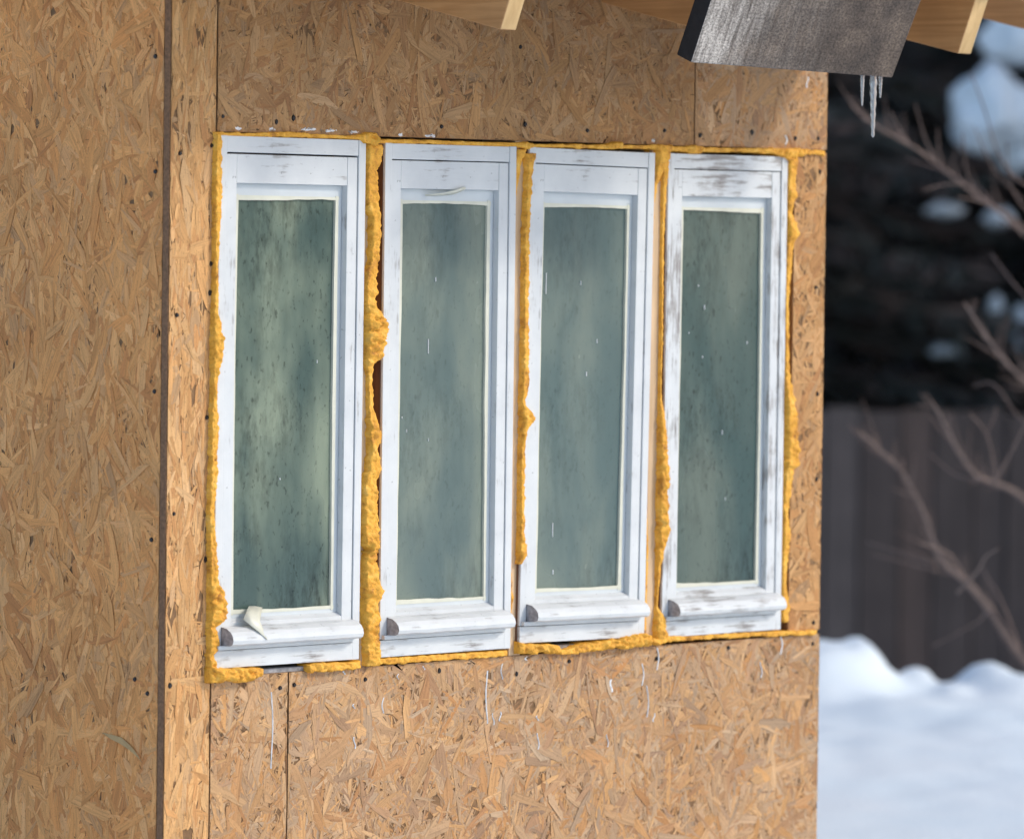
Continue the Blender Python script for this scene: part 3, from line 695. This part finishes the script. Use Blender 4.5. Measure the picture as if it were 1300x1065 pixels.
for k, (uu, v, kk, r, sc) in enumerate(((.4, 35, 1, .4, 1.3), (3.4, 36.5, 1, 2.9, 1.35), (6.4, 35.5, 0, 4.4, 1.5), (2.2, 40, 1, 1.1, 1.5), (5.0, 41, 1, 3.9, 1.5), (-2.4, 38, 1, 5.4, 1.4))):
    place_spruce(uu, v, kk, r, sc, 'spruce in the dark row closing the view behind the others', -1.3)['group'] = 'far row of spruces'

for k, (uu, v, kk, r, sc) in enumerate(((11.0, 22.0, 1, .7, 1.5), (10.4, 25.6, 1, 2.1, 1.7), (12.0, 29.2, 1, 3.6, 1.8))):  # out-of-view spruces added to shade the fence and the boughs behind it
    o = place_spruce(uu, v, kk, r, sc, 'unseen tall spruce added right of the house to shade the fence', -.3); o['group'] = 'added shade spruces right of the yard'
# trees across the yard, mirrored in the panes
for k, (x, y, kk, r, s) in enumerate(((12.5, -13.0, 1, .5, 1.0), (15.8, -15.6, 0, 2.2, 1.1), (10.2, -15.2, 0, 3.3, .95), (18.6, -16.6, 1, 1.2, .9), (14.0, -18.5, 1, 5.1, 1.0))):
    o = empty('spruce_tree', (x, y, -.05)); o.rotation_euler = (0, 0, r); o.scale = (s,) * 3
    for nm, me in zip(('trunk', 'crown'), SP[kk]): c = bpy.data.objects.new(nm, me); C.objects.link(c); c.parent = o
    tag(o, 'spruce across the yard from the house, mirrored dimly in the window panes', 'tree', 'spruces across the yard')

def clump(px, py, w, h, dist, label, seed):
    c = PD(px, py, dist); k = dist / FPX; bm = bmesh.new(); bmesh.ops.create_icosphere(bm, subdivisions=4, radius=1)
    for v in bm.verts:
        nn = 1 + .32 * noise.noise(v.co * 1.6 + Vector((seed, 0, 0))) + .12 * noise.noise(v.co * 4 + Vector((seed, 3, 0)))
        z = v.co.z * h * .5 * k * (1 if v.co.z > 0 else .75)
        v.co = VR * (v.co.x * w * .5 * k * nn) + VF * (v.co.y * w * .4 * k * nn) + Vector((0, 0, z * nn))
    o = bm_obj('snow_clump', bm, MT['snow'], None, True); o.location = c
    return tag(o, label, 'snow', 'snow clumps on the spruce boughs')
clump(1262, 150, 118, 120, 23.6, 'biggest round snow clump on the spruce, right of the icicles', 1)
clump(1303, 190, 90, 80, 23.7, 'snow clump at the right picture edge just below the biggest one', 3)
clump(1292, 55, 90, 95, 23.9, 'pale snow patch in the upper right corner under the far rafter', 11)
clump(1198, 268, 46, 20, 24.3, 'small snow patch left of the pair on the middle boughs', 4)
clump(1268, 278, 38, 26, 24.4, 'small snow patch right of the pair on the middle boughs', 5)
clump(1264, 390, 18, 30, 24.5, 'narrow upright snow patch on a low right bough', 7)
clump(1297, 420, 26, 60, 24.4, 'long snow patch at the right edge on a low bough', 8)
clump(1198, 446, 34, 18, 24.2, 'small snow patch on the lowest bough above the fence', 9)

tree = empty('bare_tree', fl(2.3, 17.0, -.35))
tag(tree, 'leafless tree reaching bare brown branches in from the right', 'tree')
def tp(px, py, dist): return PD(px, py, dist) - tree.location
random.seed(5)
bm = bmesh.new(); tube_bm(bm, smooth_path([Vector((0, 0, -.15)), Vector((.02, .03, .8)), Vector((-.02, 0, 1.6)), Vector((.05, .04, 2.6)), Vector((.0, .1, 3.6))]), .075, .018, 10, .05)
trunk = bm_obj('trunk', bm, MT['bark'], tree, True)
def branch(name, parent, pts, d0, d1, r0, r1):
    n = len(pts); q = [tp(px, py, d0 + (d1 - d0) * k / (n - 1)) for k, (px, py) in enumerate(pts)]
    bm = bmesh.new(); tube_bm(bm, smooth_path(q, 5), r0 * .58, r1 * .65, 7, .12); return bm_obj(name, bm, MT['bark'], parent, True)
B = branch('branch', tree, [(1525, 930), (1430, 915), (1350, 880), (1300, 838), (1255, 772), (1226, 738), (1200, 716), (1186, 692), (1172, 650), (1145, 600), (1118, 572), (1090, 548)], 17.0, 14.6, .024, .006)
for pts, a, b, r in (([(1188, 724), (1150, 714), (1108, 703)], 14.6, 14.9, .008), ([(1186, 716), (1140, 700), (1100, 688)], 14.6, 15.0, .008), ([(1226, 736), (1208, 706), (1184, 694), (1168, 690)], 14.5, 14.3, .008),
                     ([(1216, 752), (1240, 726), (1252, 706), (1268, 696)], 14.3, 13.6, .0075), ([(1300, 835), (1270, 760), (1256, 738), (1248, 722)], 14.4, 14.8, .007), ([(1285, 812), (1258, 776), (1240, 790), (1184, 820)], 14.5, 14.9, .006), ([(1145, 600), (1146, 584), (1142, 600)], 14.6, 14.6, .005)):
    branch('twig', B, pts, a, b, r, .0035)
B = branch('branch', tree, [(1528, 760), (1420, 700), (1330, 655), (1290, 625), (1262, 612), (1240, 604), (1216, 572), (1200, 540), (1184, 512)], 17.0, 14.4, .018, .0055)
for pts, a, b, r in (([(1252, 612), (1212, 602), (1180, 575)], 14.4, 14.7, .006), ([(1264, 612), (1262, 590), (1252, 550), (1230, 524)], 14.4, 14.2, .006), ([(1252, 550), (1262, 530), (1264, 518)], 14.25, 14.2, .005), ([(1262, 614), (1280, 580), (1296, 550), (1312, 520)], 14.3, 13.9, .0075)):
    branch('twig', B, pts, a, b, r, .0035)
B = branch('branch', tree, [(1529, 590), (1410, 555), (1330, 505), (1300, 482), (1275, 458), (1250, 424), (1224, 384)], 17.0, 14.0, .014, .005)
branch('twig', B, [(1330, 560), (1292, 528), (1262, 488), (1236, 490)], 14.1, 14.6, .006, .0035)
branch('twig', B, [(1330, 400), (1295, 370), (1258, 322)], 14.1, 14.8, .006, .0035)
B = branch('branch', tree, [(1529, 430), (1420, 370), (1350, 325), (1300, 290), (1250, 256), (1205, 220), (1165, 190), (1120, 165), (1092, 146)], 17.0, 14.5, .013, .005)
for pts, r in (([(1185, 205), (1155, 182), (1130, 142)], .005), ([(1195, 214), (1176, 180), (1162, 132)], .005), ([(1200, 216), (1192, 190), (1190, 164)], .005), ([(1200, 218), (1170, 208), (1148, 200)], .005), ([(1270, 268), (1220, 234), (1170, 242)], .005),
               ([(1330, 250), (1290, 226), (1266, 192), (1250, 140), (1232, 92)], .006), ([(1300, 255), (1262, 216), (1236, 160)], .005), ([(1255, 260), (1230, 228), (1222, 170)], .004), ([(1300, 300), (1260, 262), (1215, 250)], .005), ([(1310, 275), (1285, 240), (1278, 180)], .004), ([(1262, 262), (1240, 236), (1206, 224)], .005)):
    branch('twig', B, pts, 14.4, 14.4 + random.uniform(-.35, .35), r, .0025)

# fine side twigs along the branches
random.seed(21)
for br in [o for o in tree.children if o.name.startswith('branch')]:
    vs_ = br.data.vertices; nr = len(vs_) // 7
    for k in range(int(nr * .8)):
        j = random.randrange(int(nr * .35), nr - 1); c = sum((vs_[j * 7 + i].co for i in range(7)), Vector()) / 7
        c2 = sum((vs_[(j + 1) * 7 + i].co for i in range(7)), Vector()) / 7; t = (c2 - c).normalized()
        d = (t * random.uniform(.5, 1.1) + VR * random.uniform(-.7, .4) + Vector((0, 0, random.uniform(-.25, .8))) + VF * random.uniform(-.4, .4)).normalized()
        L = random.uniform(.05, .17); bend = Vector((random.uniform(-.2, .2), random.uniform(-.2, .2), random.uniform(-.1, .3))) * L
        bm = bmesh.new(); tube_bm(bm, [c, c + d * L * .5 + bend * .3, c + d * L + bend], .0028, .0012, 5, .1); bm_obj('twig', bm, MT['bark'], br, True)
